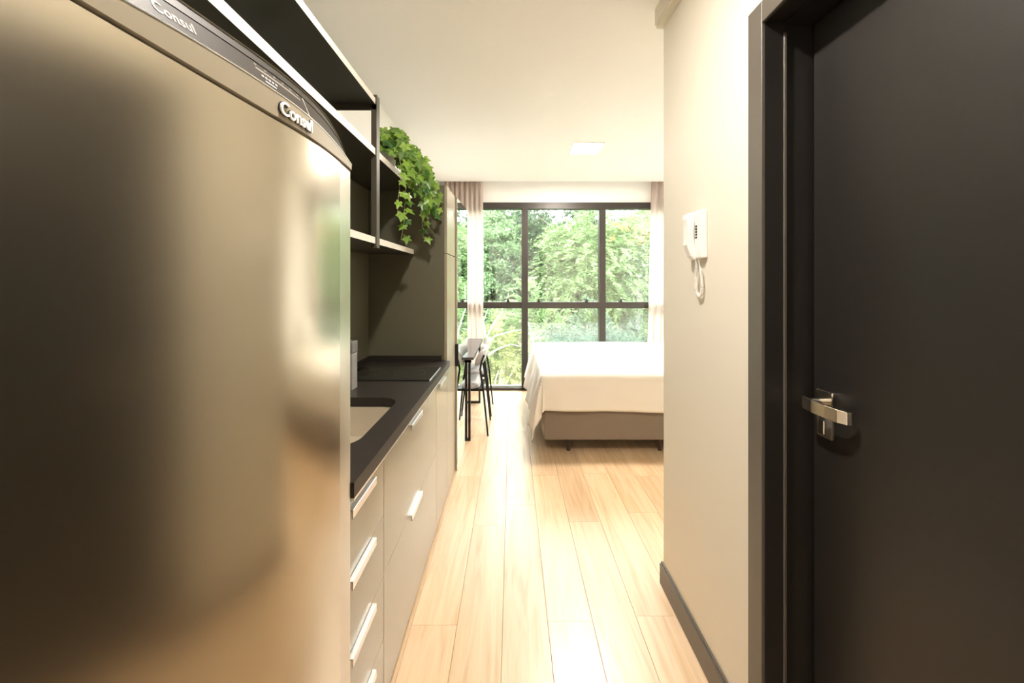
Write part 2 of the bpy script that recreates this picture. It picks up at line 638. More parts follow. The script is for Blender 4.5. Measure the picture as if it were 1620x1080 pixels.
# sash fasteners: little curved levers on the transoms
for lx, d in ((-0.055, 1), (-0.72, -1), (0.357, -1), (0.99, 1), (1.447, -1), (2.05, 1)):
    h = bmesh.new()
    box(h, lx - 0.018, lx + 0.020, YW - 0.052, YW - 0.020, 1.174, 1.196, 0.004)
    pts = [(lx + 0.010 * d, YW - 0.045, 1.190), (lx - 0.000 * d, YW - 0.05, 1.208), (lx - 0.022 * d, YW - 0.054, 1.216), (lx - 0.055 * d, YW - 0.054, 1.212), (lx - 0.085 * d, YW - 0.05, 1.203)]
    tube(h, pts, [0.011, 0.012, 0.008, 0.005, 0.003], 8)
    mk('latch', h, 'window_frame', win)

# ------------------------------------------------------------------ refrigerator
FR0, FR1 = 0.292, 0.985
FC, FH = (FR0 + FR1) / 2, (FR1 - FR0) / 2


def _front_slope(y):
    if y < 0.64:
        return 0.18
    if y < 0.82:
        return 0.18 - 0.21 * (y - 0.64) / 0.18
    return -0.03 - 0.09 * (y - 0.82) / 0.165


_FY = [0.25 + 0.005 * k for k in range(160)]
_FX = [0.0]
for _a in _FY[:-1]:
    _FX.append(_FX[-1] + 0.005 * _front_slope(_a + 0.0025))
_ref = np.interp(0.795, _FY, _FX)


def fx(y):
    """bowed front of the refrigerator, standing a touch skew in its niche."""
    return float(np.interp(y, _FY, _FX) - _ref) - 0.405


fr = thing('refrigerator', 'tall steel refrigerator with a bowed door and dark control panel', 'refrigerator', (-0.65, FC, 0))
bx('cabinet', 'fridge_side', fr, (-0.955, -0.505, FR0 + 0.006, FR1 - 0.006, 0.03, 1.775), 0.004)
boxes('gasket', 'cabinet_inner', fr, [(-0.505, -0.492, FR0 + 0.02, FR1 - 0.02, 0.09, 1.73)])


def arch(y):
    """the line between door and top trim climbs gently to the near side."""
    return 0.042 * max(0.0, 0.66 - y)


YE = 0.905     # the skin ends here, an edge strip follows


def door_poly(y0, y1, round0, round1, n=28, off=0.0):
    pts = []
    for k in range(n + 1):
        y = y0 + (y1 - y0) * k / n
        pts.append((fx(y) + off, y))
    r = 0.012
    if round1:
        pts[-1] = (pts[-1][0] - r, y1)
        pts.insert(-1, (fx(y1 - r) + off, y1 - r))
        pts.insert(-1, (fx(y1) + off - r * 0.29, y1 - r * 0.29))
    if round0:
        pts[0] = (pts[0][0] - r, y0)
        pts.insert(1, (fx(y0) + off - r * 0.29, y0 + r * 0.29))
        pts.insert(2, (fx(y0 + r) + off, y0 + r))
    pts = sorted(pts, key=lambda p: (p[1],)) if not (round0 or round1) else pts
    pts.append((-0.492, y1))
    pts.append((-0.492, y0))
    return pts


def door_slab(name, m, y0, y1, r0, r1, off=0.0):
    b_ = bmesh.new()
    pts = [p for i, p in enumerate(door_poly(y0, y1, False, False, 30, off))]
    prism(b_, pts, 0.075, 1.733)
    for v in b_.verts:
        if v.co.z > 1.7:
            v.co.z += arch(v.co.y)
    b_.normal_update()
    for f in b_.faces:
        if abs(f.normal.z) < 0.5 and f.calc_center_median().x > -0.45:
            f.smooth = True
    es = []
    for e in b_.edges:
        v = (e.verts[0].co + e.verts[1].co) / 2
        if abs(e.verts[0].co.z - e.verts[1].co.z) > 0.5 and v.x > -0.46:
            if (r1 and abs(v.y - y1) < 1e-4) or (r0 and abs(v.y - y0) < 1e-4):
                es.append(e)
    if es:
        bmesh.ops.bevel(b_, geom=es, offset=0.012, segments=5, affect='EDGES', profile=0.5)
    return mk(name, b_, m, fr)


door_slab('door', 'fridge_steel', FR0, YE - 0.0012, True, False)
door_slab('door_edge_strip', 'fridge_strip', YE, FR1, False, True, -0.0015)


def u_of(y):
    return (y - FC) / FH


def z_band(y):
    return 1.7365 + 0.018 + 0.030 * (1 - u_of(y) ** 2) + 0.6 * arch(y)


def z_top(y):
    return 1.782 + 0.064 * (1 - abs(u_of(y)) ** 5)


def x_top(y):
    return fx(y) - 0.030 + 0.012 * abs(u_of(y)) ** 3


def ysamp(n=44):
    return [FR0 + (FR1 - FR0) * k / n for k in range(n + 1)]


b_ = bmesh.new()
loops = []
for y in ysamp():
    f = fx(y) + 0.0015
    zb = z_band(y)
    zs = 1.7365 + arch(y)
    loops.append([(-0.492, y, zs), (f - 0.004, y, zs), (f, y, zs + 0.003), (f, y, zb - 0.003), (f - 0.003, y, zb), (-0.492, y, zb)])
loft(b_, loops, cap=(True, True))
b_.normal_update()
for f in b_.faces:
    f.smooth = abs(f.normal.y) < 0.9
mk('top_trim', b_, 'fridge_trim', fr)
ZMID = 0.62      # the glass covers this share of the panel, the hood the rest


def panel_pt(y, s, off=0.0):
    z0, z1 = z_band(y) + 0.0008, z_top(y)
    x0, x1 = fx(y) - 0.003, x_top(y)
    return (x0 + (x1 - x0) * s + off, y, z0 + (z1 - z0) * s)


b_ = bmesh.new()
loops = []
for y in ysamp():
    loops.append([(-0.50, y, z_band(y) + 0.0008), panel_pt(y, 0), panel_pt(y, ZMID), (-0.50, y, panel_pt(y, ZMID)[2])])
loft(b_, loops, cap=(True, True), smooth=False)
cp = mk('control_panel', b_, 'fridge_dark', fr)
b_ = bmesh.new()
loops = []
for y in ysamp():
    a = panel_pt(y, ZMID + 0.03, 0.001)
    t = panel_pt(y, 1.0, 0.002)
    loops.append([(-0.62, y, a[2] - 0.004), a, (t[0], t[1], t[2] - 0.004), (t[0] - 0.004, t[1], t[2]), (-0.62, y, t[2] + 0.004)])
loft(b_, loops, cap=(True, True), smooth=False)
mk('hood', b_, 'fridge_hood', fr)
b_ = bmesh.new()
loops = []
for y in ysamp():
    t = panel_pt(y, 1.0, 0.003)
    loops.append([(t[0] - 0.004, y, t[2] - 0.0005), (t[0], y, t[2] - 0.003), (t[0] + 0.001, y, t[2] - 0.0015), (t[0] - 0.003, y, t[2] + 0.001)])
loft(b_, loops, cap=(True, True), smooth=False)
mk('hood_highlight', b_, 'fridge_trim', fr)  # lighter colour than the hood, painted for the highlight along its rim
b_ = bmesh.new()
loops = []
for y in ysamp():
    f = fx(y) + 0.0015
    zb = z_band(y)
    loops.append([(f - 0.004, y, zb - 0.0005), (f + 0.0006, y, zb - 0.003), (f + 0.001, y, zb - 0.0012), (f - 0.003, y, zb + 0.0014)])
loft(b_, loops, cap=(True, True), smooth=False)
mk('trim_rim', b_, 'aluminium', fr)
boxes('foot', 'black_metal', fr, [(-0.55, -0.50, FR0 + 0.05, FR0 + 0.10, 0, 0.03)])
boxes('foot', 'black_metal', fr, [(-0.55, -0.50, FR1 - 0.10, FR1 - 0.05, 0, 0.03)])
bx('foot', 'black_metal', fr, (-0.93, -0.88, FC - 0.2, FC + 0.2, 0, 0.03))


def wrap_text(name, body, y0, width, place, height, m, parent, ext, boldness):
    """lettering bent onto the bowed front: text x runs along y, text y climbs."""
    me = text_mesh(body, 1.0, 0.5, boldness, 1.04)
    n = len(me.vertices)
    co = np.empty(n * 3)
    me.vertices.foreach_get('co', co)
    co = co.reshape(-1, 3)
    mn, mx2 = co.min(0), co.max(0)
    out = []
    for c in co:
        tx = (c[0] - mn[0]) / (mx2[0] - mn[0])
        ty = (c[1] - mn[1]) / (mx2[1] - mn[1])
        tz = (c[2] - mn[2]) / (mx2[2] - mn[2])
        out.append(place(y0 + width * tx, ty, ext * tz))
    co2 = np.array(out) - np.array(wloc(parent))[None, :]
    me.vertices.foreach_set('co', co2.reshape(-1))
    me.materials.clear()
    me.materials.append(M[m])
    me.update()
    o = bpy.data.objects.new(name, me)
    C.objects.link(o)
    o.parent = parent
    return o


def place_badge(y, s, e):
    return (fx(y) + 0.0016 + e, y, 1.7475 + 0.0245 * s)


badge = wrap_text('badge', 'Consul', 0.671, 0.090, place_badge, 0.02, 'print_white', fr, 0.0045, 0.012)


def place_badge_shadow(y, s, e):
    return (fx(y) + 0.0010 + e, y, 1.7468 + 0.0255 * s)


wrap_text('badge_shadow', 'Consul', 0.6685, 0.092, place_badge_shadow, 0.02, 'black_metal', badge, 0.0022, 0.030)  # dark oversized letters paint the shadow outline around the badge


def place_print(y, s, e):
    p = panel_pt(y, 0.20 + 0.26 * s, 0.0004 + e)
    return p


wrap_text('panel_lettering', 'Consul', 0.482, 0.054, place_print, 0.01, 'print_grey', cp, 0.0004, 0.02)
# printed scale and indicator dots on the glass
b_ = bmesh.new()


def quad_on_panel(b_, y0, y1, s0, s1, off=0.0006):
    n = 4
    lo = [b_.verts.new(panel_pt(y0 + (y1 - y0) * k / n, s0, off)) for k in range(n + 1)]
    hi = [b_.verts.new(panel_pt(y0 + (y1 - y0) * k / n, s1, off)) for k in range(n + 1)]
    for k in range(n):
        b_.faces.new((lo[k], lo[k + 1], hi[k + 1], hi[k]))


quad_on_panel(b_, 0.640, 0.752, 0.40, 0.455)
for k in range(6):
    quad_on_panel(b_, 0.640 + k * 0.021, 0.645 + k * 0.021, 0.52, 0.56)
mk('panel_print', b_, 'print_grey', cp)
b_ = bmesh.new()
for k in range(5):
    quad_on_panel(b_, 0.648 + k * 0.0075, 0.652 + k * 0.0075, 0.25, 0.30)
quad_on_panel(b_, 0.652, 0.676, 0.13, 0.16)
mk('indicator_dots', b_, 'print_white', cp)
b_ = bmesh.new()
quad_on_panel(b_, 0.764, 0.768, 0.0, 0.60, 0.0008)
mk('panel_divider', b_, 'aluminium', cp)

# ------------------------------------------------------------------ kitchen base units
XF = -0.434     # plane of the fronts
XWF = -0.414    # front of the stone worktop
CY = [0.995, 1.283, 2.172, 2.532, 2.888]


def pull(parent, y0, y1, zc):
    h = bmesh.new()
    # folded aluminium edge pull: flat face, short return to the front
    box(h, XF + 0.010, XF + 0.014, y0, y1, zc - 0.013, zc + 0.011, 0.001)
    box(h, XF, XF + 0.011, y0, y1, zc + 0.008, zc + 0.011)
    return mk('handle', h, 'aluminium', parent)


def carcass(t, y0, y1, z0=0.06, z1=0.86):
    boxes('body', 'cabinet_inner', t, [
        (XL + 0.005, XF - 0.021, y0 + 0.001, y0 + 0.017, z0, z1),
        (XL + 0.005, XF - 0.021, y1 - 0.017, y1 - 0.001, z0, z1),
        (XL + 0.005, XF - 0.021, y0 + 0.017, y1 - 0.017, z0, z0 + 0.018),
        (XL + 0.005, XL + 0.015, y0 + 0.017, y1 - 0.017, z0 + 0.018, z1)])


def plinth(t, y0, y1):
    bx('plinth', 'cabinet_beige', t, (XF - 0.030, XF - 0.012, y0, y1, 0, 0.060))


dz_ = [0.020, 0.247, 0.452, 0.657, 0.872]
t = thing('drawer_unit', 'beige base unit of four drawers beside the refrigerator', 'cabinet', (-0.7, 1.14, 0))
carcass(t, CY[0], CY[1])
plinth(t, CY[0], CY[1])
for k in range(4):
    d = bx('drawer', 'cabinet_beige', t, (XF - 0.019, XF, CY[0] + 0.0015, CY[1] - 0.002, dz_[k] + 0.0015, dz_[k + 1] - 0.0015), 0.001)
    pull(d, 1.003, 1.178, dz_[k + 1] - (0.038 if k == 3 else 0.012))
t = thing('sink_cabinet', 'wide beige base unit with two deep fronts under the sink', 'cabinet', (-0.7, 1.72, 0))
carcass(t, CY[1], CY[2])
plinth(t, CY[1], CY[2])
for a, b2, hz in ((0.020, 0.462, 0.452), (0.462, 0.872, 0.834)):
    d = bx('front', 'cabinet_beige', t, (XF - 0.019, XF, CY[1] + 0.002, CY[2] - 0.002, a + 0.0015, b2 - 0.0015), 0.001)
    pull(d, 1.60, 1.79, hz)
t = thing('base_cabinet', 'narrow beige base unit next to the tall cabinet', 'cabinet', (-0.7, 2.35, 0))
carcass(t, CY[2], CY[3])
plinth(t, CY[2], CY[3])
d = bx('door', 'cabinet_beige', t, (XF - 0.019, XF, CY[2] + 0.002, CY[3] - 0.002, 0.0215, 0.8705), 0.001)
pull(d, 2.235, 2.43, 0.834)
# slim light edge strip under the stone
t = bx('edge_strip', 'aluminium', None, (XF + 0.0005, XWF, CY[0], CY[3] - 0.003, 0.8738, 0.8805))
tag(t, 'thin aluminium strip under the black worktop', 'trim strip')

# worktop with a sink cut-out
ZT0, ZT1 = 0.881, 0.922
wt = bmesh.new()
hole = rrect(-0.875, -0.508, 1.205, 1.725, 0.085, 7)
hc = (-0.69, 1.465)
ox0, ox1, oy0, oy1 = XL + 0.003, XWF, CY[0], CY[3] - 0.003
corner = [(ox1, oy1), (ox0, oy1), (ox0, oy0), (ox1, oy0)]


def hit(px, py):
    dx, dy = px - hc[0], py - hc[1]
    ts = []
    if dx > 0:
        ts.append((ox1 - hc[0]) / dx)
    if dx < 0:
        ts.append((ox0 - hc[0]) / dx)
    if dy > 0:
        ts.append((oy1 - hc[1]) / dy)
    if dy < 0:
        ts.append((oy0 - hc[1]) / dy)
    s = min(v for v in ts if v > 0)
    return (hc[0] + dx * s, hc[1] + dy * s)


outer = [hit(*p) for p in hole]
# snap the ray hit nearest each corner to it
for c in corner:
    k = min(range(len(outer)), key=lambda i: (outer[i][0] - c[0]) ** 2 + (outer[i][1] - c[1]) ** 2)
    outer[k] = c
vt = [[wt.verts.new((p[0], p[1], ZT1)) for p in hole], [wt.verts.new((p[0], p[1], ZT1)) for p in outer],
      [wt.verts.new((p[0], p[1], ZT0)) for p in outer], [wt.verts.new((p[0], p[1], ZT0)) for p in hole]]
n = len(hole)
for a, b2 in ((0, 1), (1, 2), (2, 3), (3, 0)):
    for k in range(n):
        wt.faces.new((vt[a][k], vt[a][(k + 1) % n], vt[b2][(k + 1) % n], vt[b2][k]))
top = thing('worktop', 'black granite worktop running from the refrigerator to the tall cabinet', 'worktop', (-0.7, 1.76, 0.88))
mk('slab', wt, 'black_granite', top)
bx('side_upstand', 'black_granite', top, (XL + 0.02, -0.466, CY[3] - 0.024, CY[3] - 0.004, ZT1, 0.957), 0.001)
bx('back_upstand', 'black_granite', top, (XL + 0.014, XL + 0.032, CY[0], CY[3] - 0.024, ZT1, 0.957), 0.001)

# sink bowl
sk = thing('sink', 'stainless steel bowl sink set under the black worktop', 'sink', (-0.69, 1.465, 0.75))
b_ = bmesh.new()
loops = []
for z, ins, r in ((0.880, -0.012, 0.090), (0.879, 0.002, 0.088), (0.80, 0.006, 0.085), (0.752, 0.016, 0.075), (0.738, 0.045, 0.06)):
    loops.append([(p[0], p[1], z) for p in rrect(-0.875 + ins, -0.508 - ins, 1.205 + ins, 1.725 - ins, r, 7)])
rs = loft(b_, loops)
b_.faces.new(rs[-1])
mk('bowl', b_, 'steel_sink', sk, fix=False)
b_ = bmesh.new()
loops = []
for z, r in ((0.7385, 0.045), (0.741, 0.043), (0.741, 0.020), (0.735, 0.018)):
    loops.append([(-0.69 + r * math.cos(a * math.pi / 12), 1.465 + r * math.sin(a * math.pi / 12), z) for a in range(24)])
rs = loft(b_, loops)
b_.faces.new(rs[-1])
mk('drain', b_, 'chrome', sk)

# cooktop
ct = thing('cooktop', 'black glass two zone cooktop at the end of the worktop', 'cooktop', (-0.66, 2.18, ZT1))
bx('glass_plate', 'black_glass', ct, (-0.93, -0.438, 2.01, 2.31, ZT1 + 0.0002, ZT1 + 0.006), 0.0015)
for cx in (-0.58, -0.80):
    b_ = bmesh.new()
    loops = []
    for r in (0.085, 0.082):
        loops.append([(cx + r * math.cos(a * math.pi / 18), 2.16 + r * math.sin(a * math.pi / 18), ZT1 + 0.0064) for a in range(36)])
    loft(b_, loops)
    mk('zone_ring', b_, 'shelf_bracket', ct)
bx('front_edge', 'aluminium', ct, (-0.4378, -0.4358, 2.01, 2.31, ZT1 + 0.0002, ZT1 + 0.0066))  # bright metal strip stands in for the highlight on the glass edge

# grey canister behind the sink
cn = thing('canister', 'grey square canister standing on the worktop behind the sink', 'canister', (-0.79, 1.86, ZT1))
b_ = bmesh.new()
box(b_, -0.83, -0.772, 1.83, 1.895, ZT1, 1.10, 0.004, 2)
mk('body', b_, 'grey_plastic', cn)
b_ = bmesh.new()
box(b_, -0.832, -0.770, 1.828, 1.897, 1.101, 1.158, 0.005, 2)
mk('lid', b_, 'fridge_side', cn)

# wall panel behind the counter and shelves
pn = tag(bx('wall_panel', 'olive_panel', None, (XL, XL + 0.013, FR1 + 0.01, CY[3] - 0.002, 0.958, 2.085)), 'dark olive splashback panel between worktop and shelves', 'panel')

# tall cabinet
ZTALL = 2.092
tc_ = thing('tall_cabinet', 'tall narrow olive cabinet closing the kitchen run', 'cabinet', (-0.7, 2.71, 0))
bx('side_panel', 'olive_panel', tc_, (XL + 0.002, XF - 0.0205, CY[3], CY[3] + 0.018, 0.0, ZTALL), 0.0008)
bx('side_panel', 'olive_panel', tc_, (XL + 0.002, XF - 0.0205, CY[4] - 0.018, CY[4], 0.0, ZTALL), 0.0008)
boxes('body', 'cabinet_inner', tc_, [
    (XL + 0.002, XF - 0.0205, CY[3] + 0.018, CY[4] - 0.018, 0.06, 0.078),
    (XL + 0.002, XF - 0.0205, CY[3] + 0.018, CY[4] - 0.018, ZTALL - 0.018, ZTALL),
    (XL + 0.002, XF - 0.0205, CY[3] + 0.018, CY[4] - 0.018, 1.62, 1.638),
    (XL + 0.002, XL + 0.01, CY[3] + 0.018, CY[4] - 0.018, 0.078, ZTALL - 0.018)])
bx('plinth', 'cabinet_beige', tc_, (XF - 0.030, XF - 0.012, CY[3] + 0.018, CY[4] - 0.018, 0, 0.0595))
bx('door', 'cabinet_beige', tc_, (XF - 0.019, XF, CY[3] + 0.001, CY[4] - 0.003, 0.010, 1.634), 0.001)
bx('door', 'cabinet_beige', tc_, (XF - 0.019, XF, CY[3] + 0.001, CY[4] - 0.003, 1.639, ZTALL), 0.001)

# wardrobe with mirror door, the door a little proud at its far edge
wd = thing('wardrobe', 'wardrobe with a full height mirror door beside the dining table', 'wardrobe', (-0.7, 3.16, 0))
WY0, WY1 = 2.892, 3.432
boxes('body', 'cabinet_inner', wd, [
    (XL + 0.002, -0.462, WY0, WY0 + 0.018, 0.0, ZTALL - 0.018),
    (XL + 0.002, -0.462, WY1 - 0.018, WY1, 0.0, ZTALL - 0.018),
    (XL + 0.002, -0.462, WY0, WY1, ZTALL - 0.018, ZTALL)])
b_ = bmesh.new()
box(b_, -0.0165, 0.0, 0.0, WY1 - WY0 - 0.006, 0.006, ZTALL)
bmesh.ops.transform(b_, matrix=Matrix.Translation((-0.4225, WY0 + 0.008, 0)) @ Matrix.Rotation(math.radians(-1.6), 4, 'Z'), verts=b_.verts)
md = mk('door', b_, 'cabinet_beige', wd)
b_ = bmesh.new()
box(b_, 0.0003, 0.0045, 0.002, WY1 - WY0 - 0.007, 0.010, ZTALL - 0.004)
bmesh.ops.transform(b_, matrix=Matrix.Translation((-0.4225, WY0 + 0.008, 0)) @ Matrix.Rotation(math.radians(-1.6), 4, 'Z'), verts=b_.verts)
mk('mirror', b_, 'mirror', md)
b_ = bmesh.new()
box(b_, -0.4345, -0.4095, WY0 + 0.0005, WY0 + 0.0075, 0.802, 0.972, 0.003, 2)
mk('handle', b_, 'black_metal', md)

# ------------------------------------------------------------------ wall shelves
XS = -0.655
sh = thing('wall_shelf', 'dark open wall shelves with pale front edges above the worktop', 'shelf', (-0.8, 1.5, 1.63))
SH = [(1.631, 1.662, 0.30, CY[3] - 0.003), (2.056, 2.088, 0.30, CY[3] - 0.003), (2.300, 2.328, 0.05, 1.845)]
for z0, z1, y0, y1 in SH:
    s = bx('shelf_board', 'shelf_board', sh, (XL + 0.014 if z1 < 2.1 else XL, XS - 0.0015, y0, y1, z0, z1))
    bx('edge_band', 'shelf_edge', s, (XS - 0.0015, XS, y0, y1, z0, z1))
YBK = 1.83
b_ = bmesh.new()
box(b_, XS + 0.0005, XS + 0.006, YBK - 0.0, YBK + 0.030, 1.612, 2.345)
mk('bracket_upright', b_, 'shelf_bracket', sh)
b_ = bmesh.new()
box(b_, XL + 0.001, XS + 0.006, YBK - 0.012, YBK - 0.0005, 2.300 - 0.026, 2.300 - 0.0005)
mk('bracket_arm', b_, 'shelf_bracket', sh)
b_ = bmesh.new()
box(b_, XS - 0.020, XS + 0.006, YBK - 0.012, YBK - 0.0005, 1.612, 2.345)
mk('bracket_upright', b_, 'shelf_bracket', sh)

# ------------------------------------------------------------------ ivy
iv = thing('potted_ivy', 'trailing green ivy in a white pot on the wall shelf', 'plant', (-0.74, 2.20, 2.0885))
b_ = bmesh.new()
loops = []
for z, r in ((2.0885, 0.052), (2.092, 0.055), (2.19, 0.068), (2.20, 0.072), (2.21, 0.072), (2.21, 0.065), (2.19, 0.063)):
    loops.append([(-0.74 + r * math.cos(a * math.pi / 12), 2.20 + r * math.sin(a * math.pi / 12), z) for a in range(24)])
rs = loft(b_, loops, cap=(True, False))
pot = mk('pot', b_, 'pot_white', iv)
b_ = bmesh.new()
bmesh.ops.create_circle(b_, cap_ends=True, radius=0.063, segments=24, matrix=Matrix.Translation((-0.74, 2.20, 2.195)))
mk('soil', b_, 'soil', iv)


def ivy_leaf_mesh(k):
    r = random.Random(50 + k)
    ang = [(-90, 0.12), (-62, 0.42), (-28, 0.62), (-8, 0.42), (25, 0.82), (52, 0.50), (90, 1.12), (128, 0.50), (155, 0.82), (188, 0.42), (208, 0.62), (242, 0.42)]
    b2 = bmesh.new()
    c = b2.verts.new((0, 0.10, 0.03))
    ring = []
    cup = r.uniform(-0.15, 0.22)
    for a, d in ang:
        d *= r.uniform(0.9, 1.08)
        a = math.radians(a + r.uniform(-4, 4))
        x_, y_ = d * math.cos(a) * 0.62, d * math.sin(a) * 0.62 + 0.10
        ring.append(b2.verts.new((x_, y_, -cup * (x_ * x_ + y_ * y_) + r.uniform(-0.03, 0.03))))
    for i in range(len(ring)):
        b2.faces.new((c, ring[i], ring[(i + 1) % len(ring)]))
    me = bpy.data.meshes.new('leaf')
    b2.to_mesh(me)
    b2.free()
    me.materials.append(M['ivy_leaf'])
    return me


LEAF = [ivy_leaf_mesh(k) for k in range(6)]
r = random.Random(21)
base = wloc(iv)


def add_leaf(p, size, face):
    """face: direction the blade looks; its tip hangs down."""
    o = bpy.data.objects.new('leaf', LEAF[r.randrange(6)])
    z_ = Vector(face).normalized()
    y_ = Vector((r.uniform(-0.5, 0.5), r.uniform(-0.5, 0.5), -1.0))
    y_ = (y_ - z_ * y_.dot(z_)).normalized()
    x_ = y_.cross(z_)
    m4 = Matrix((x_, y_, z_)).transposed().to_4x4()
    o.matrix_basis = Matrix.Translation(Vector(p) - base) @ m4 @ Matrix.Scale(size, 4)
    o.parent = iv
    C.objects.link(o)


def vine(pts, leaf_from=0.0, step=0.032, size=(0.062, 0.092), rad=0.0022):
    """smooth vine through pts with leaves on short stalks."""
    sm = []
    for i in range(len(pts) - 1):
        p0 = Vector(pts[max(i - 1, 0)])
        p1, p2 = Vector(pts[i]), Vector(pts[i + 1])
        p3 = Vector(pts[min(i + 2, len(pts) - 1)])
        for k in range(6):
            t_ = k / 6
            sm.append(0.5 * ((2 * p1) + (-p0 + p2) * t_ + (2 * p0 - 5 * p1 + 4 * p2 - p3) * t_ * t_ + (-p0 + 3 * p1 - 3 * p2 + p3) * t_ ** 3))
    sm.append(Vector(pts[-1]))
    for i in range(1, len(sm) - 1):
        sm[i] += Vector((r.uniform(-1, 1), r.uniform(-1, 1), r.uniform(-1, 1))) * 0.0025
    b2 = bmesh.new()
    tube(b2, sm, [rad * (1 - 0.5 * i / len(sm)) for i in range(len(sm))], 5)
    length = 0
    acc = 0
    side = 1
    for a, c in zip(sm, sm[1:]):
        seg = (c - a).length
        length += seg
        acc += seg
        if acc > step and length >= leaf_from:
            acc = 0
            side = -side
            out = Vector((r.uniform(0.1, 0.9), -r.uniform(0.1, 0.9) + 0.5 * side, r.uniform(-0.2, 0.5)))
            lp = c + out.normalized() * r.uniform(0.018, 0.036)
            tube(b2, [c, (c + lp) / 2 + Vector((0, 0, 0.004)), lp], [rad * 0.6] * 3, 4)
            add_leaf(lp, r.uniform(*size), (r.uniform(0.15, 0.9), -r.uniform(0.45, 1.1), r.uniform(-0.1, 0.75)))
    mk('vine', b2, 'ivy_stem', iv)
    return sm


P0 = (-0.74, 2.20, 2.20)
# bushy part: short vines spilling over the front edge
for k in range(20):
    a = math.radians(-88 + 176 * k / 19)      # round the pot, mostly to the front (+x)
    reach = r.uniform(0.10, 0.22) * (0.75 + 0.25 * math.cos(a))
    hgt = r.uniform(0.02, 0.12)
    ex, ey = P0[0] + reach * math.cos(a), P0[1] + reach * math.sin(a)
    drop = r.uniform(0.03, 0.20)
    if ex < XS + 0.02:
        ez = 2.14 + r.uniform(0, 0.06)
        vine([P0, ((P0[0] + ex) / 2, (P0[1] + ey) / 2, P0[2] + hgt), (ex, ey, ez)], 0.03, 0.026)
    else:
        vine([P0, ((P0[0] + ex) / 2, (P0[1] + ey) / 2, P0[2] + hgt), (ex, ey, 2.16), (ex + 0.025, ey + 0.01, 2.16 - drop)], 0.04, 0.026)
for k in range(10):
    ey = r.uniform(2.14, 2.42)
    ex = r.uniform(-0.60, -0.52)
    vine([P0, (-0.66, (P0[1] + ey) / 2, 2.25), (ex, ey, 2.15), (ex + 0.02, ey + 0.02, 2.0), (ex + 0.03, ey + 0.02, r.uniform(1.86, 1.96))], 0.10, 0.028)
# the two long trailing strands and two shorter ones
vine([P0, (-0.65, 2.17, 2.20), (-0.60, 2.16, 2.08), (-0.605, 2.15, 1.92), (-0.610, 2.145, 1.80), (-0.625, 2.14, 1.685)], 0.15, 0.036, (0.058, 0.078))
vine([P0, (-0.64, 2.30, 2.22), (-0.56, 2.36, 2.08), (-0.555, 2.37, 1.90), (-0.56, 2.37, 1.79), (-0.555, 2.38, 1.72)], 0.15, 0.045, (0.058, 0.078))
vine([P0, (-0.62, 2.36, 2.20), (-0.50, 2.42, 2.08), (-0.49, 2.42, 1.95), (-0.485, 2.42, 1.86)], 0.15, 0.04, (0.058, 0.082))
vine([P0, (-0.66, 2.12, 2.20), (-0.61, 2.08, 2.08), (-0.615, 2.06, 1.93), (-0.62, 2.05, 1.80)], 0.15, 0.045, (0.058, 0.082))

# ------------------------------------------------------------------ intercom on the corridor wall
ic = thing('intercom', 'white intercom handset with a coiled cord on the cream wall', 'intercom', (XC, 1.45, 1.53))
IY0, IY1 = 1.405, 1.488
b_ = bmesh.new()
box(b_, XC - 0.026, XC - 0.0003, IY0, IY1, 1.537, 1.717, 0.005, 2)
base_i = mk('base', b_, 'plastic_white', ic)
b_ = bmesh.new()
for k in range(5):
    box(b_, XC - 0.0285, XC - 0.0255, IY0 + 0.030, IY0 + 0.040, 1.613 + k * 0.0105, 1.6205 + k * 0.0105, 0.0008)
mk('keypad', b_, 'black_metal', base_i)
b_ = bmesh.new()
# handset: a bar standing off the base, its lower end bent back to the wall
prof = [(XC - 0.040, 1.713), (XC - 0.056, 1.708), (XC - 0.058, 1.690), (XC - 0.054, 1.660), (XC - 0.054, 1.615), (XC - 0.057, 1.590), (XC - 0.042, 1.548), (XC - 0.030, 1.533),
        (XC - 0.014, 1.536), (XC - 0.027, 1.575), (XC - 0.034, 1.605), (XC - 0.034, 1.660), (XC - 0.0268, 1.680), (XC - 0.0268, 1.708)]
va = [b_.verts.new((p[0], IY0 + 0.044, p[1])) for p in prof]
vb = [b_.verts.new((p[0], IY1 - 0.001, p[1])) for p in prof]
n = len(prof)
for k in range(n):
    b_.faces.new((va[k], va[(k + 1) % n], vb[(k + 1) % n], vb[k]))
b_.faces.new(va)
b_.faces.new(list(reversed(vb)))
bmesh.ops.bevel(b_, geom=[e for e in b_.edges if abs(e.verts[0].co.y - e.verts[1].co.y) < 1e-5], offset=0.003, segments=2, affect='EDGES')
mk('handset', b_, 'plastic_white', ic)
b_ = bmesh.new()
box(b_, XC - 0.0285, XC - 0.025, IY0 + 0.008, IY0 + 0.018, 1.56, 1.60, 0.001)
mk('button_strip', b_, 'led_frame', ic)
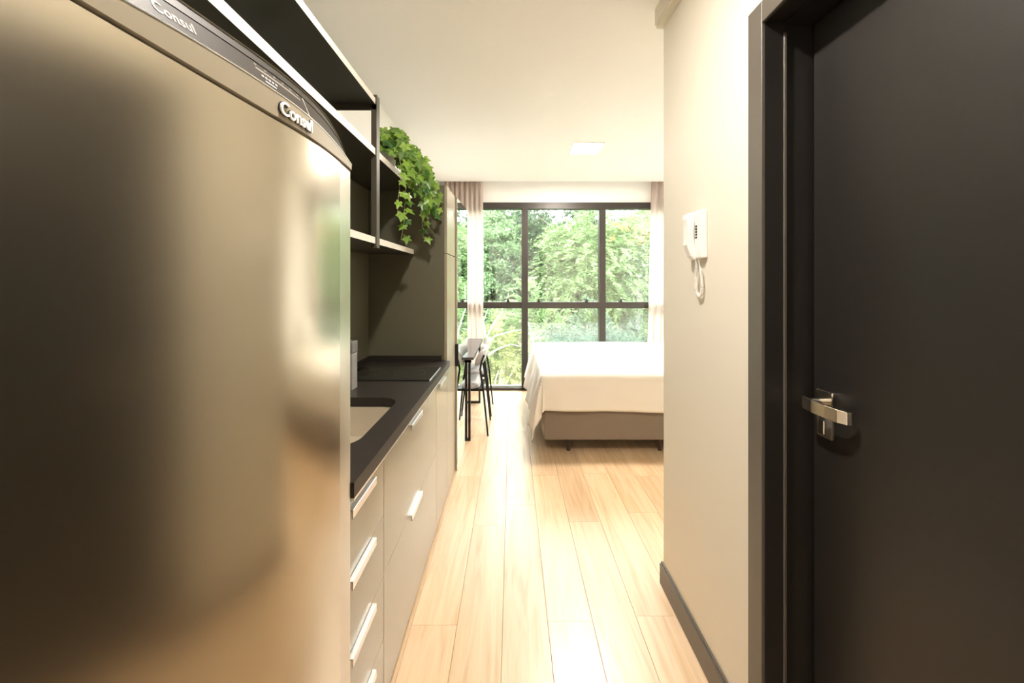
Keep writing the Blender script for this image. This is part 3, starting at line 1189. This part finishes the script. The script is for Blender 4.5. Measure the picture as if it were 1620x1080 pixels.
# coiled cord: loop that hangs from the base and comes back to the handset
b_ = bmesh.new()
path = [Vector(p) for p in ((XC - 0.020, 1.437, 1.540), (XC - 0.016, 1.437, 1.515), (XC - 0.014, 1.425, 1.47), (XC - 0.014, 1.421, 1.425), (XC - 0.014, 1.432, 1.398), (XC - 0.016, 1.450, 1.400), (XC - 0.018, 1.462, 1.43), (XC - 0.020, 1.455, 1.475), (XC - 0.022, 1.448, 1.512), (XC - 0.026, 1.458, 1.542))]
fine = []
for i in range(len(path) - 1):
    p0, p1, p2, p3 = path[max(i - 1, 0)], path[i], path[i + 1], path[min(i + 2, len(path) - 1)]
    for k in range(40):
        t_ = k / 40
        fine.append(0.5 * ((2 * p1) + (-p0 + p2) * t_ + (2 * p0 - 5 * p1 + 4 * p2 - p3) * t_ * t_ + (-p0 + 3 * p1 - 3 * p2 + p3) * t_ ** 3))
coil = []
L_ = 0
prev = None
for i, p in enumerate(fine):
    t_ = (fine[min(i + 1, len(fine) - 1)] - fine[max(i - 1, 0)]).normalized()
    n1 = t_.cross(Vector((1, 0, 0))).normalized()
    n2 = t_.cross(n1)
    if prev is not None:
        L_ += (p - prev).length
    prev = p
    s = i / len(fine)
    rad = 0.0055 * min(1, max(0, (s - 0.12) / 0.06)) * min(1, max(0, (0.93 - s) / 0.06))
    ph = L_ / 0.0048 * 2 * math.pi
    coil.append(p + n1 * rad * math.cos(ph) + n2 * rad * math.sin(ph))
tube(b_, coil, 0.0016, 5)
mk('cord', b_, 'plastic_white', ic)

# ------------------------------------------------------------------ ceiling lights


def ceiling_light(label, cx, cy, m, h_=0.15):
    t_ = thing('ceiling_light', label, 'ceiling light', (cx, cy, ZC), 'square recessed ceiling lights')
    boxes('frame', 'led_frame', t_, [
        (cx - h_, cx + h_, cy - h_, cy - h_ + 0.012, ZC - 0.008, ZC - 0.0003), (cx - h_, cx + h_, cy + h_ - 0.012, cy + h_, ZC - 0.008, ZC - 0.0003),
        (cx - h_, cx - h_ + 0.012, cy - h_ + 0.012, cy + h_ - 0.012, ZC - 0.008, ZC - 0.0003), (cx + h_ - 0.012, cx + h_, cy - h_ + 0.012, cy + h_ - 0.012, ZC - 0.008, ZC - 0.0003)])
    b2 = bmesh.new()
    box(b2, cx - h_ + 0.012, cx + h_ - 0.012, cy - h_ + 0.012, cy + h_ - 0.012, ZC - 0.006, ZC - 0.0003)
    mk('diffuser', b2, m, t_)


ceiling_light('large lit square ceiling light above the foot of the bed', 0.72, 3.70, 'led_room')
ceiling_light('small square spotlight in the ceiling above the entrance beside the refrigerator', -0.10, 0.78, 'led_hall', 0.055)

# ------------------------------------------------------------------ bed
BX0, BX1, BY0, BY1 = 0.27, 2.26, 3.19, 4.77
bed = thing('bed', 'double bed with a brown upholstered box base on short legs', 'bed', (1.26, 3.98, 0))
b_ = bmesh.new()
box(b_, BX0, BX1, BY0, BY1, 0.115, 0.385, 0.012, 3)
mk('box_base', b_, 'bed_base', bed)
b_ = bmesh.new()
box(b_, BX0 - 0.004, BX1, BY0 - 0.004, BY1 + 0.004, 0.386, 0.676, 0.045, 4)
mk('mattress', b_, 'mattress', bed)
for lx in (0.485, 1.27, 2.05):
    for ly in (BY0 + 0.07, BY1 - 0.07):
        b_ = bmesh.new()
        tube(b_, [(lx, ly, 0.115), (lx, ly, 0.0)], [0.027, 0.017], 12)
        mk('leg', b_, 'leg_wood', bed)

# bedspread, draped over the foot end and the corridor side
TOPZ = 0.686
LA, LBq = 0.47, 0.335
cl = bmesh.new()
na, nb = 130, 120
a_vals = [-LA + (LA + 1.93) * i / na for i in range(na + 1)]
b_vals = [-LBq + (LBq + 1.59 + 0.30) * j / nb for j in range(nb + 1)]
CX, CY0_, CY1_ = BX0 - 0.006, BY0 - 0.012, BY1 + 0.010


def drape(a, b2):
    r0 = 0.045
    front = max(0.0, -b2)
    left = max(0.0, -a)
    back = max(0.0, b2 - (CY1_ - CY0_))
    px, py = CX + max(a, 0), CY0_ + min(max(b2, 0), CY1_ - CY0_)
    if front > 0 and a > 0:       # hem slopes down a little to the right
        front *= 1 + 0.10 * min(a, 1.9) / 1.9
    if back > 0:
        fb = back
        d = math.hypot(left, fb)
        ang = math.atan2(left, fb) if d > 0 else 0
        oy, ox = math.cos(ang), -math.sin(ang)
    else:
        fb = front
        d = math.hypot(left, fb)
        ang = math.atan2(left, fb) if d > 0 else 0
        oy, ox = -math.cos(ang), -math.sin(ang)
    z = TOPZ
    if d > 0:
        # rounded shoulder, then fall
        if d < r0 * 1.57:
            th = d / r0
            out = r0 * math.sin(th) - r0 * 0.75
            z = TOPZ - r0 * (1 - math.cos(th))
        else:
            out = r0 * 0.25
            z = TOPZ - r0 - (d - r0 * 1.57)
        fall = max(0.0, TOPZ - z)
        # folds
        cornerw = math.sin(2 * ang) if left > 0 and fb > 0 else 0
        if left > 0 and fb == 0:
            w = 0.085 * fall / 0.4 + 0.020 * math.sin(b2 * 11 + 0.8 + 2 * noise.noise(Vector((b2 * 2, 0, 0)))) * min(1, fall / 0.25) + 0.006 * math.sin(b2 * 27 + 2.0) * min(1, fall / 0.25)
        elif left > 0:
            w = (0.03 + 0.055 * math.sin(ang * 1.0)) * fall / 0.4 + 0.030 * math.sin(ang * 9.0 + 0.5) * min(1, fall / 0.3) * cornerw
        else:
            w = 0.012 * fall / 0.3 + 0.007 * math.sin(a * 6.3 + 0.6) * min(1, fall / 0.3) + 0.006 * math.sin(a * 9 + fall * 17) * min(1, fall / 0.1)
        out += max(w, 0.0 if fall < 0.1 else 0.004)
        px += ox * out
        py += oy * out
        z = max(z, 0.035 + 0.01 * math.sin(a * 40))
    nz = noise.noise(Vector((px * 2.3, py * 2.3, z * 2.3)))
    n3 = noise.noise(Vector((px * 7 + 5, py * 5, z * 6)))
    if d == 0:
        z += 0.004 * nz + 0.0015 * n3
    else:
        px += 0.010 * nz * ox + 0.004 * n3 * ox
        py += 0.010 * nz * oy + 0.005 * n3 * oy
    return (px, py, z)


grid = [[cl.verts.new(drape(a, b2)) for b2 in b_vals] for a in a_vals]
for i in range(na):
    for j in range(nb):
        f = cl.faces.new((grid[i][j], grid[i + 1][j], grid[i + 1][j + 1], grid[i][j + 1]))
        f.smooth = True
spread = mk('bedspread', cl, 'sheet')
tag(spread, 'cream white bedspread hanging over the edges of the bed', 'bedspread')
so = spread.modifiers.new('thick', 'SOLIDIFY')
so.thickness = 0.004
so.offset = 1.0

# pillow propped at the head end
b_ = bmesh.new()
bmesh.ops.create_grid(b_, x_segments=24, y_segments=18, size=1.0)
top_v = list(b_.verts)
for v in top_v:
    u_, w_ = v.co.x, v.co.y
    e = max(0.0, (1 - abs(u_) ** 2.6)) ** 0.5 * max(0.0, (1 - abs(w_) ** 2.6)) ** 0.5
    pin = 1 - 0.10 * (abs(u_) ** 2) * (1 - abs(w_) ** 2) - 0.0
    v.co = Vector((u_ * 0.24 * (1 - 0.09 * (1 - w_ * w_)), w_ * 0.34 * (1 - 0.08 * (1 - u_ * u_)), 0.085 * e + 0.004))
geo_ = bmesh.ops.duplicate(b_, geom=list(b_.verts) + list(b_.edges) + list(b_.faces))
for v in [g for g in geo_['geom'] if isinstance(g, bmesh.types.BMVert)]:
    v.co.z = -v.co.z
bmesh.ops.remove_doubles(b_, verts=b_.verts, dist=0.009)
for f in b_.faces:
    f.smooth = True
bmesh.ops.transform(b_, matrix=Matrix.Rotation(math.radians(-38), 4, 'Y'), verts=b_.verts)
pil = mk('pillow', b_, 'pillow_white')
pil.location = (2.03, 4.36, 0.865)
tag(pil, 'white pillow at the head of the bed, half behind the cream wall', 'pillow')

# ------------------------------------------------------------------ table and chairs
tb = thing('dining_table', 'narrow dark table with black metal frame legs by the window', 'table', (-0.65, 4.0, 0))
bx('table_top', 'table_top', tb, (-0.965, -0.349, 3.437, 4.56, 0.737, 0.762), 0.002)
bx('apron', 'black_metal', tb, (-0.93, -0.372, 3.445, 3.470, 0.712, 0.7365))
bx('apron', 'black_metal', tb, (-0.93, -0.372, 4.515, 4.540, 0.712, 0.7365))
for y0 in (3.445, 4.515):
    for x0 in (-0.955, -0.398):
        bx('leg', 'black_metal', tb, (x0, x0 + 0.021, y0, y0 + 0.024, 0.0, 0.7365))
    bx('foot_rail', 'black_metal', tb, (-0.934, -0.398, y0, y0 + 0.024, 0.0, 0.024))


def make_chair(label, y):
    t_ = thing('dining_chair', label, 'chair', (-0.50, y, 0), 'chairs at the dining table')
    loc = Vector((-0.50, y, 0))

    def P(x_, y_, z_):
        return (x_, y + y_, z_)
    for s in (-1, 1):
        b2 = bmesh.new()
        tube(b2, [P(-0.226, 0.203 * s, 0.0), P(-0.268, 0.185 * s, 0.40), P(-0.302, 0.172 * s, 0.62)], [0.008, 0.010, 0.010], 8)
        mk('leg', b2, 'black_metal', t_)
        b2 = bmesh.new()
        tube(b2, [P(-0.790, 0.190 * s, 0.0), P(-0.72, 0.165 * s, 0.435)], [0.008, 0.010], 8)
        mk('leg', b2, 'black_metal', t_)
        b2 = bmesh.new()
        tube(b2, [P(-0.302, 0.172 * s, 0.615), P(-0.288, 0.168 * s, 0.69), P(-0.264, 0.160 * s, 0.752)], [0.010, 0.009, 0.008], 8)
        mk('back_post', b2, 'black_metal', t_)
    b2 = bmesh.new()
    box(b2, -0.74, -0.275, y - 0.188, y + 0.188, 0.415, 0.437, 0.004)
    mk('seat_frame', b2, 'black_metal', t_)
    b2 = bmesh.new()
    loops = []
    for z_, ins in ((0.4375, 0.012), (0.445, 0.0), (0.470, 0.0), (0.485, 0.012), (0.492, 0.04)):
        loops.append([(p[0], p[1], z_) for p in rrect(-0.745 + ins, -0.310 - ins, y - 0.20 + ins, y + 0.20 - ins, 0.07 - ins * 0.5, 5)])
    rs = loft(b2, loops, cap=(True, True))
    mk('seat', b2, 'chair_fabric', t_)
    # backrest: a padded, gently wrapped oval pad leaning outwards
    b2 = bmesh.new()
    nu, nv = 20, 12

    def back_pt(u, v, side):
        # u across (-1..1), v up (-1..1)
        e = max(0.0, 1 - abs(u) ** 3.2) ** 0.5 * max(0.0, 1 - abs(v) ** 3.0) ** 0.5
        zz = 0.728 + 0.086 * v * (1 - 0.22 * u * u)
        wrap = -0.055 * u * u
        lean = -0.297 + 0.055 * (v + 1) / 2 + wrap
        return (lean + side * (0.024 * e + 0.003) * (1.25 if side < 0 else 0.8), y + 0.215 * u, zz)
    for side in (-1, 1):
        g = [[b2.verts.new(back_pt(-1 + 2 * i / nu, -1 + 2 * j / nv, side)) for j in range(nv + 1)] for i in range(nu + 1)]
        for i in range(nu):
            for j in range(nv):
                f = b2.faces.new((g[i][j], g[i + 1][j], g[i + 1][j + 1], g[i][j + 1]))
                f.smooth = True
    bmesh.ops.remove_doubles(b2, verts=b2.verts, dist=0.0075)
    mk('backrest', b2, 'chair_fabric', t_)


make_chair('grey upholstered chair with thin black legs at the near end of the table', 3.763)
make_chair('grey upholstered chair with thin black legs at the window end of the table', 4.284)

# ------------------------------------------------------------------ curtains


def curtain(label, x0, x1, flare, folds, seed, ztop=2.90):
    rr = random.Random(seed)
    b2 = bmesh.new()
    n = folds * 14
    rows = 26
    g = []
    ph = [rr.uniform(0.75, 1.3) for _ in range(folds + 2)]
    for i in range(n + 1):
        s = i / n
        k = s * folds
        amp = 0.034 * (ph[int(k)] * (1 - k % 1) + ph[int(k) + 1] * (k % 1))
        col_ = []
        for j in range(rows + 1):
            tz = j / rows
            xx = x0 + (x1 - x0) * s + 0.012 * math.sin(2 * math.pi * k * 2 + 0.6) * (0.4 + 0.6 * tz)
            xx += flare * tz * (1 - s)
            yy = 5.000 + amp * math.sin(2 * math.pi * k) * (0.85 + 0.25 * tz) - 0.005 * math.sin(5 * s + 3 * tz)
            col_.append(b2.verts.new((xx, yy, ztop + (0.02 - ztop) * tz)))
        g.append(col_)
    for i in range(n):
        for j in range(rows):
            f = b2.faces.new((g[i][j], g[i + 1][j], g[i + 1][j + 1], g[i][j + 1]))
            f.smooth = True
    o = mk('curtain', b2, 'curtain_cloth', fix=False)
    tag(o, label, 'curtain', 'pale curtains at the window')
    return o


curtain('pale pinkish curtain gathered behind the wardrobe and table', -0.90, -0.385, 0.0, 8, 3)
curtain('pale pinkish curtain gathered at the far side of the bed', 1.835, 2.27, -0.07, 5, 9)

# ------------------------------------------------------------------ the garden outside
g_ = bmesh.new()
nx_, ny_ = 30, 24
rows = []
for i in range(nx_ + 1):
    rw = []
    for j in range(ny_ + 1):
        xx, yy = -22 + 48 * i / nx_, 5.3 + 30 * j / ny_
        zz = -2.6 + 0.10 * max(0, yy - 6) + 0.25 * noise.noise(Vector((xx * 0.3, yy * 0.3, 0)))
        rw.append(g_.verts.new((xx, yy, zz)))
    rows.append(rw)
for i in range(nx_):
    for j in range(ny_):
        g_.faces.new((rows[i][j], rows[i + 1][j], rows[i + 1][j + 1], rows[i][j + 1])).smooth = True
gr = mk('ground', g_, 'earth')
struct(gr)
gr['label'] = 'sloping overgrown ground outside the window'
gr['category'] = 'ground'


def gz(yy):
    return -2.6 + 0.10 * max(0, yy - 6)


def leaves_mesh(name, m, parent, centers, dirs, length, width, rng, droop=0.3):
    """diamond leaves, two folded triangles each, built in one go."""
    n = len(centers)
    d = dirs / np.linalg.norm(dirs, axis=1, keepdims=True)
    rv = rng.normal(size=(n, 3))
    s = np.cross(d, rv)
    s /= np.linalg.norm(s, axis=1, keepdims=True) + 1e-9
    nn = np.cross(s, d)
    ln = length * rng.uniform(0.6, 1.25, (n, 1))
    wd_ = width * rng.uniform(0.7, 1.25, (n, 1))
    v = np.empty((n, 4, 3))
    v[:, 0] = centers
    v[:, 1] = centers + d * ln * 0.45 + s * wd_ * 0.5 + nn * wd_ * 0.18
    v[:, 2] = centers + d * ln - np.array([0, 0, 1.0]) * ln * droop * 0.3
    v[:, 3] = centers + d * ln * 0.45 - s * wd_ * 0.5 + nn * wd_ * 0.18
    v -= np.array(wloc(parent))[None, None, :]
    idx = np.arange(n) * 4
    tri = np.stack([idx, idx + 1, idx + 2, idx, idx + 2, idx + 3], 1).reshape(-1)
    me = bpy.data.meshes.new(name)
    me.vertices.add(n * 4)
    me.vertices.foreach_set('co', v.reshape(-1))
    me.loops.add(n * 6)
    me.loops.foreach_set('vertex_index', tri.astype(np.int32))
    me.polygons.add(n * 2)
    me.polygons.foreach_set('loop_start', (np.arange(n * 2) * 3).astype(np.int32))
    me.update(calc_edges=True)
    me.materials.append(M[m])
    o = bpy.data.objects.new(name, me)
    o.parent = parent
    o['kind'] = 'stuff'
    C.objects.link(o)
    return o


def crown_leaves(rng, center, rad, n_tw, per, style, length):
    """twigs spread through an ellipsoid, each with leaves; returns centers and directions."""
    c = np.array(center)
    u = rng.normal(size=(n_tw, 3))
    u /= np.linalg.norm(u, axis=1, keepdims=True)
    rr = rng.uniform(0.25, 1.0, (n_tw, 1)) ** 0.55
    lump = 0.82 + 0.25 * np.sin(u[:, :1] * 5 + 1.3) * np.cos(u[:, 2:3] * 6 + 0.4)
    tw = c + u * rr * lump * np.array(rad)
    td = u * 0.8 + rng.normal(size=(n_tw, 3)) * 0.55 + np.array([0, -0.25, 0.15])
    td /= np.linalg.norm(td, axis=1, keepdims=True)
    t = rng.uniform(0, 1, (n_tw, per, 1))
    tl = length * (4.2 if style == 'frond' else 3.0)
    pos = tw[:, None, :] + td[:, None, :] * t * tl
    pos[..., 2] -= (t[..., 0] ** 2) * tl * (0.45 if style == 'frond' else 0.2)
    side = np.cross(td, np.array([0, 0, 1.0]) + rng.normal(size=(n_tw, 3)) * 0.3)
    side /= np.linalg.norm(side, axis=1, keepdims=True) + 1e-9
    sg = np.where(np.arange(per) % 2 == 0, 1.0, -1.0)[None, :, None]
    if style == 'frond':
        dr = side[:, None, :] * sg * 0.9 + td[:, None, :] * 0.65 + rng.normal(size=(n_tw, per, 3)) * 0.12
    else:
        dr = side[:, None, :] * sg * 0.6 + td[:, None, :] * 0.6 + rng.normal(size=(n_tw, per, 3)) * 0.55
        pos = pos + rng.normal(size=pos.shape) * length * 0.35
    return pos.reshape(-1, 3), dr.reshape(-1, 3)


def tree(label, name, x_, y_, ztop, rx, rz, m, style, length, width, n_tw, per, seed, bark='bark', group='trees and shrubs outside the window', cat='tree', blossoms=None):
    rng = np.random.default_rng(seed)
    rr = random.Random(seed)
    z0 = gz(y_) - 0.1
    t_ = thing(name, label, cat, (x_, y_, z0), group)
    cz = ztop - rz
    b2 = bmesh.new()
    hgt = cz - z0
    if hgt > 0.3:
        tube(b2, [(x_, y_, z0), (x_ + rr.uniform(-.12, .12), y_ + rr.uniform(-.1, .1), z0 + hgt * 0.5), (x_ + rr.uniform(-.2, .2), y_, cz + rz * 0.3)], [0.10, 0.08, 0.04], 8)
    else:
        tube(b2, [(x_, y_, z0), (x_, y_, cz)], [0.05, 0.03], 6)
    trunk = mk('trunk', b2, bark, t_)
    b2 = bmesh.new()
    for k in range(9):
        a = rr.uniform(0, 2 * math.pi)
        zz = cz - rz * rr.uniform(-0.1, 0.7)
        e = Vector((x_ + math.cos(a) * rx * 0.85, y_ + math.sin(a) * rx * 0.85, min(ztop, zz + rz * rr.uniform(0.3, 0.8))))
        s = Vector((x_, y_, max(zz - 0.3, z0 + 0.1)))
        mid = (s + e) / 2 + Vector((rr.uniform(-.15, .15), rr.uniform(-.15, .15), rr.uniform(0, .25)))
        tube(b2, [s, mid, e], [0.028, 0.018, 0.006], 5)
    mk('branches', b2, bark, t_)
    pos, dr = crown_leaves(rng, (x_, y_, cz), (rx, rx * 0.8, rz), n_tw, per, style, length)
    leaves_mesh('foliage', m, t_, pos, dr, length, width, rng)
    if blossoms:
        pos, dr = crown_leaves(rng, blossoms[0], blossoms[1], blossoms[2], 14, 'bush', 0.07)
        leaves_mesh('blossoms', 'blossom', t_, pos, dr, 0.07, 0.05, rng)
    return t_


def T(label, name, x_, y_, ztop, rx, rz, m, style, length, width, n_tw, per, seed, *a, **k):
    up = (0.85 if y_ > 16 else 0.58) if name == 'garden_tree' else 0.0
    return tree(label, name, x_, y_, ztop + up, rx, rz, m, style, length * 0.74, width * 0.70, int(n_tw * 1.35), int(per * 1.35), seed, *a, **k)


# near shrubs
T('low yellowish shrub just outside the left pane', 'shrub', -0.35, 7.3, 0.95, 1.15, 1.5, 'leaf_lime', 'frond', 0.11, 0.035, 420, 26, 101, 'bark_pale', cat='shrub')
T('leafy green shrub behind the bed seen through the middle pane', 'shrub', 1.55, 7.6, 0.95, 1.2, 1.5, 'leaf_deep', 'bush', 0.12, 0.05, 420, 24, 102, cat='shrub')
T('dark green shrub low outside the right pane', 'shrub', 3.1, 7.7, 0.9, 1.1, 1.4, 'leaf_deep', 'bush', 0.12, 0.05, 380, 24, 103, cat='shrub')
T('grassy tufted palm shrub outside the left pane', 'shrub', -1.75, 8.0, 1.65, 1.15, 1.9, 'leaf_mid', 'frond', 0.15, 0.03, 420, 26, 104, cat='shrub')
T('feathery bright shrub between the left and middle panes', 'shrub', 0.35, 8.9, 1.5, 1.15, 1.7, 'leaf_fresh', 'frond', 0.13, 0.04, 420, 26, 105, cat='shrub')
# main trees
T('tree with grey green crown filling the left pane', 'garden_tree', -1.4, 12.6, 3.55, 2.1, 2.3, 'leaf_mid', 'bush', 0.17, 0.08, 760, 24, 111)
T('bright feathery tree filling the upper middle pane', 'garden_tree', 2.6, 12.2, 3.30, 2.0, 1.8, 'leaf_fresh', 'frond', 0.19, 0.05, 760, 28, 112)
T('tree with orange blossoms behind the right pane', 'garden_tree', 4.3, 12.6, 3.45, 1.9, 2.0, 'leaf_fresh', 'frond', 0.18, 0.055, 700, 28, 113,
  blossoms=((3.75, 11.1, 2.95), (0.95, 0.5, 0.55), 34))
T('deep green tree behind the first mullion', 'garden_tree', 0.65, 13.9, 3.75, 1.9, 2.5, 'leaf_deep', 'bush', 0.18, 0.09, 700, 24, 114)
T('muted green tree low behind the middle pane', 'garden_tree', 3.1, 13.8, 2.6, 2.0, 2.7, 'leaf_deep', 'bush', 0.17, 0.08, 640, 24, 115)
T('dense tree beyond the left curtain', 'garden_tree', -4.9, 13.0, 3.6, 2.2, 2.5, 'leaf_mid', 'bush', 0.19, 0.09, 600, 24, 116)
T('dense tree beyond the right curtain', 'garden_tree', 7.9, 13.2, 3.6, 2.1, 2.6, 'leaf_mid', 'bush', 0.19, 0.09, 600, 24, 117)
# back row closing the view
for k, (bx_, lb) in enumerate(((-7.8, 'far tree at the left end of the back row'), (-3.9, 'far tree behind the dense tree on the left'), (-0.4, 'far tree behind the grey green crown'),
                               (3.0, 'far tree in the middle of the back row'), (6.4, 'far tree behind the orange blossoms'), (9.9, 'far tree at the right end of the back row'))):
    T(lb, 'garden_tree', bx_, 16.9 + 0.3 * (k % 2), 4.25 + 0.15 * (k % 3), 2.6, 3.2, 'leaf_deep' if k % 2 else 'leaf_mid', 'bush', 0.26, 0.13, 760, 24, 130 + k)

# pale bare twigs in front of the left pane
rr = random.Random(5)
tw = thing('bare_shrub', 'bare pale branches reaching up outside the left pane', 'shrub', (-0.55, 6.6, gz(6.6)), 'trees and shrubs outside the window')
for pts in ([(-0.55, 6.6, -2.6), (-0.50, 6.6, 0.30), (-0.38, 6.6, 0.62), (-0.18, 6.62, 0.92), (-0.05, 6.65, 1.25)],
            [(-0.52, 6.6, 0.25), (-0.30, 6.6, 0.50), (-0.02, 6.62, 0.58), (0.25, 6.64, 0.62)],
            [(-0.52, 6.6, 0.10), (-0.25, 6.58, 0.28), (-0.02, 6.6, 0.36), (0.22, 6.6, 0.30)],
            [(-0.45, 6.6, 0.48), (-0.50, 6.62, 0.75), (-0.40, 6.62, 1.02)],
            [(0.28, 6.7, -2.6), (0.40, 6.7, 0.2), (0.32, 6.7, 0.6), (0.20, 6.7, 0.98), (0.22, 6.7, 1.4)],
            [(-0.5, 6.6, -0.9), (-0.2, 6.6, -0.55), (0.05, 6.6, -0.62), (0.3, 6.6, -0.75)]):
    b2 = bmesh.new()
    n = len(pts)
    tube(b2, pts, [0.022 * (1 - 0.75 * i / (n - 1)) for i in range(n)], 6)
    mk('branch', b2, 'bark_pale', tw)
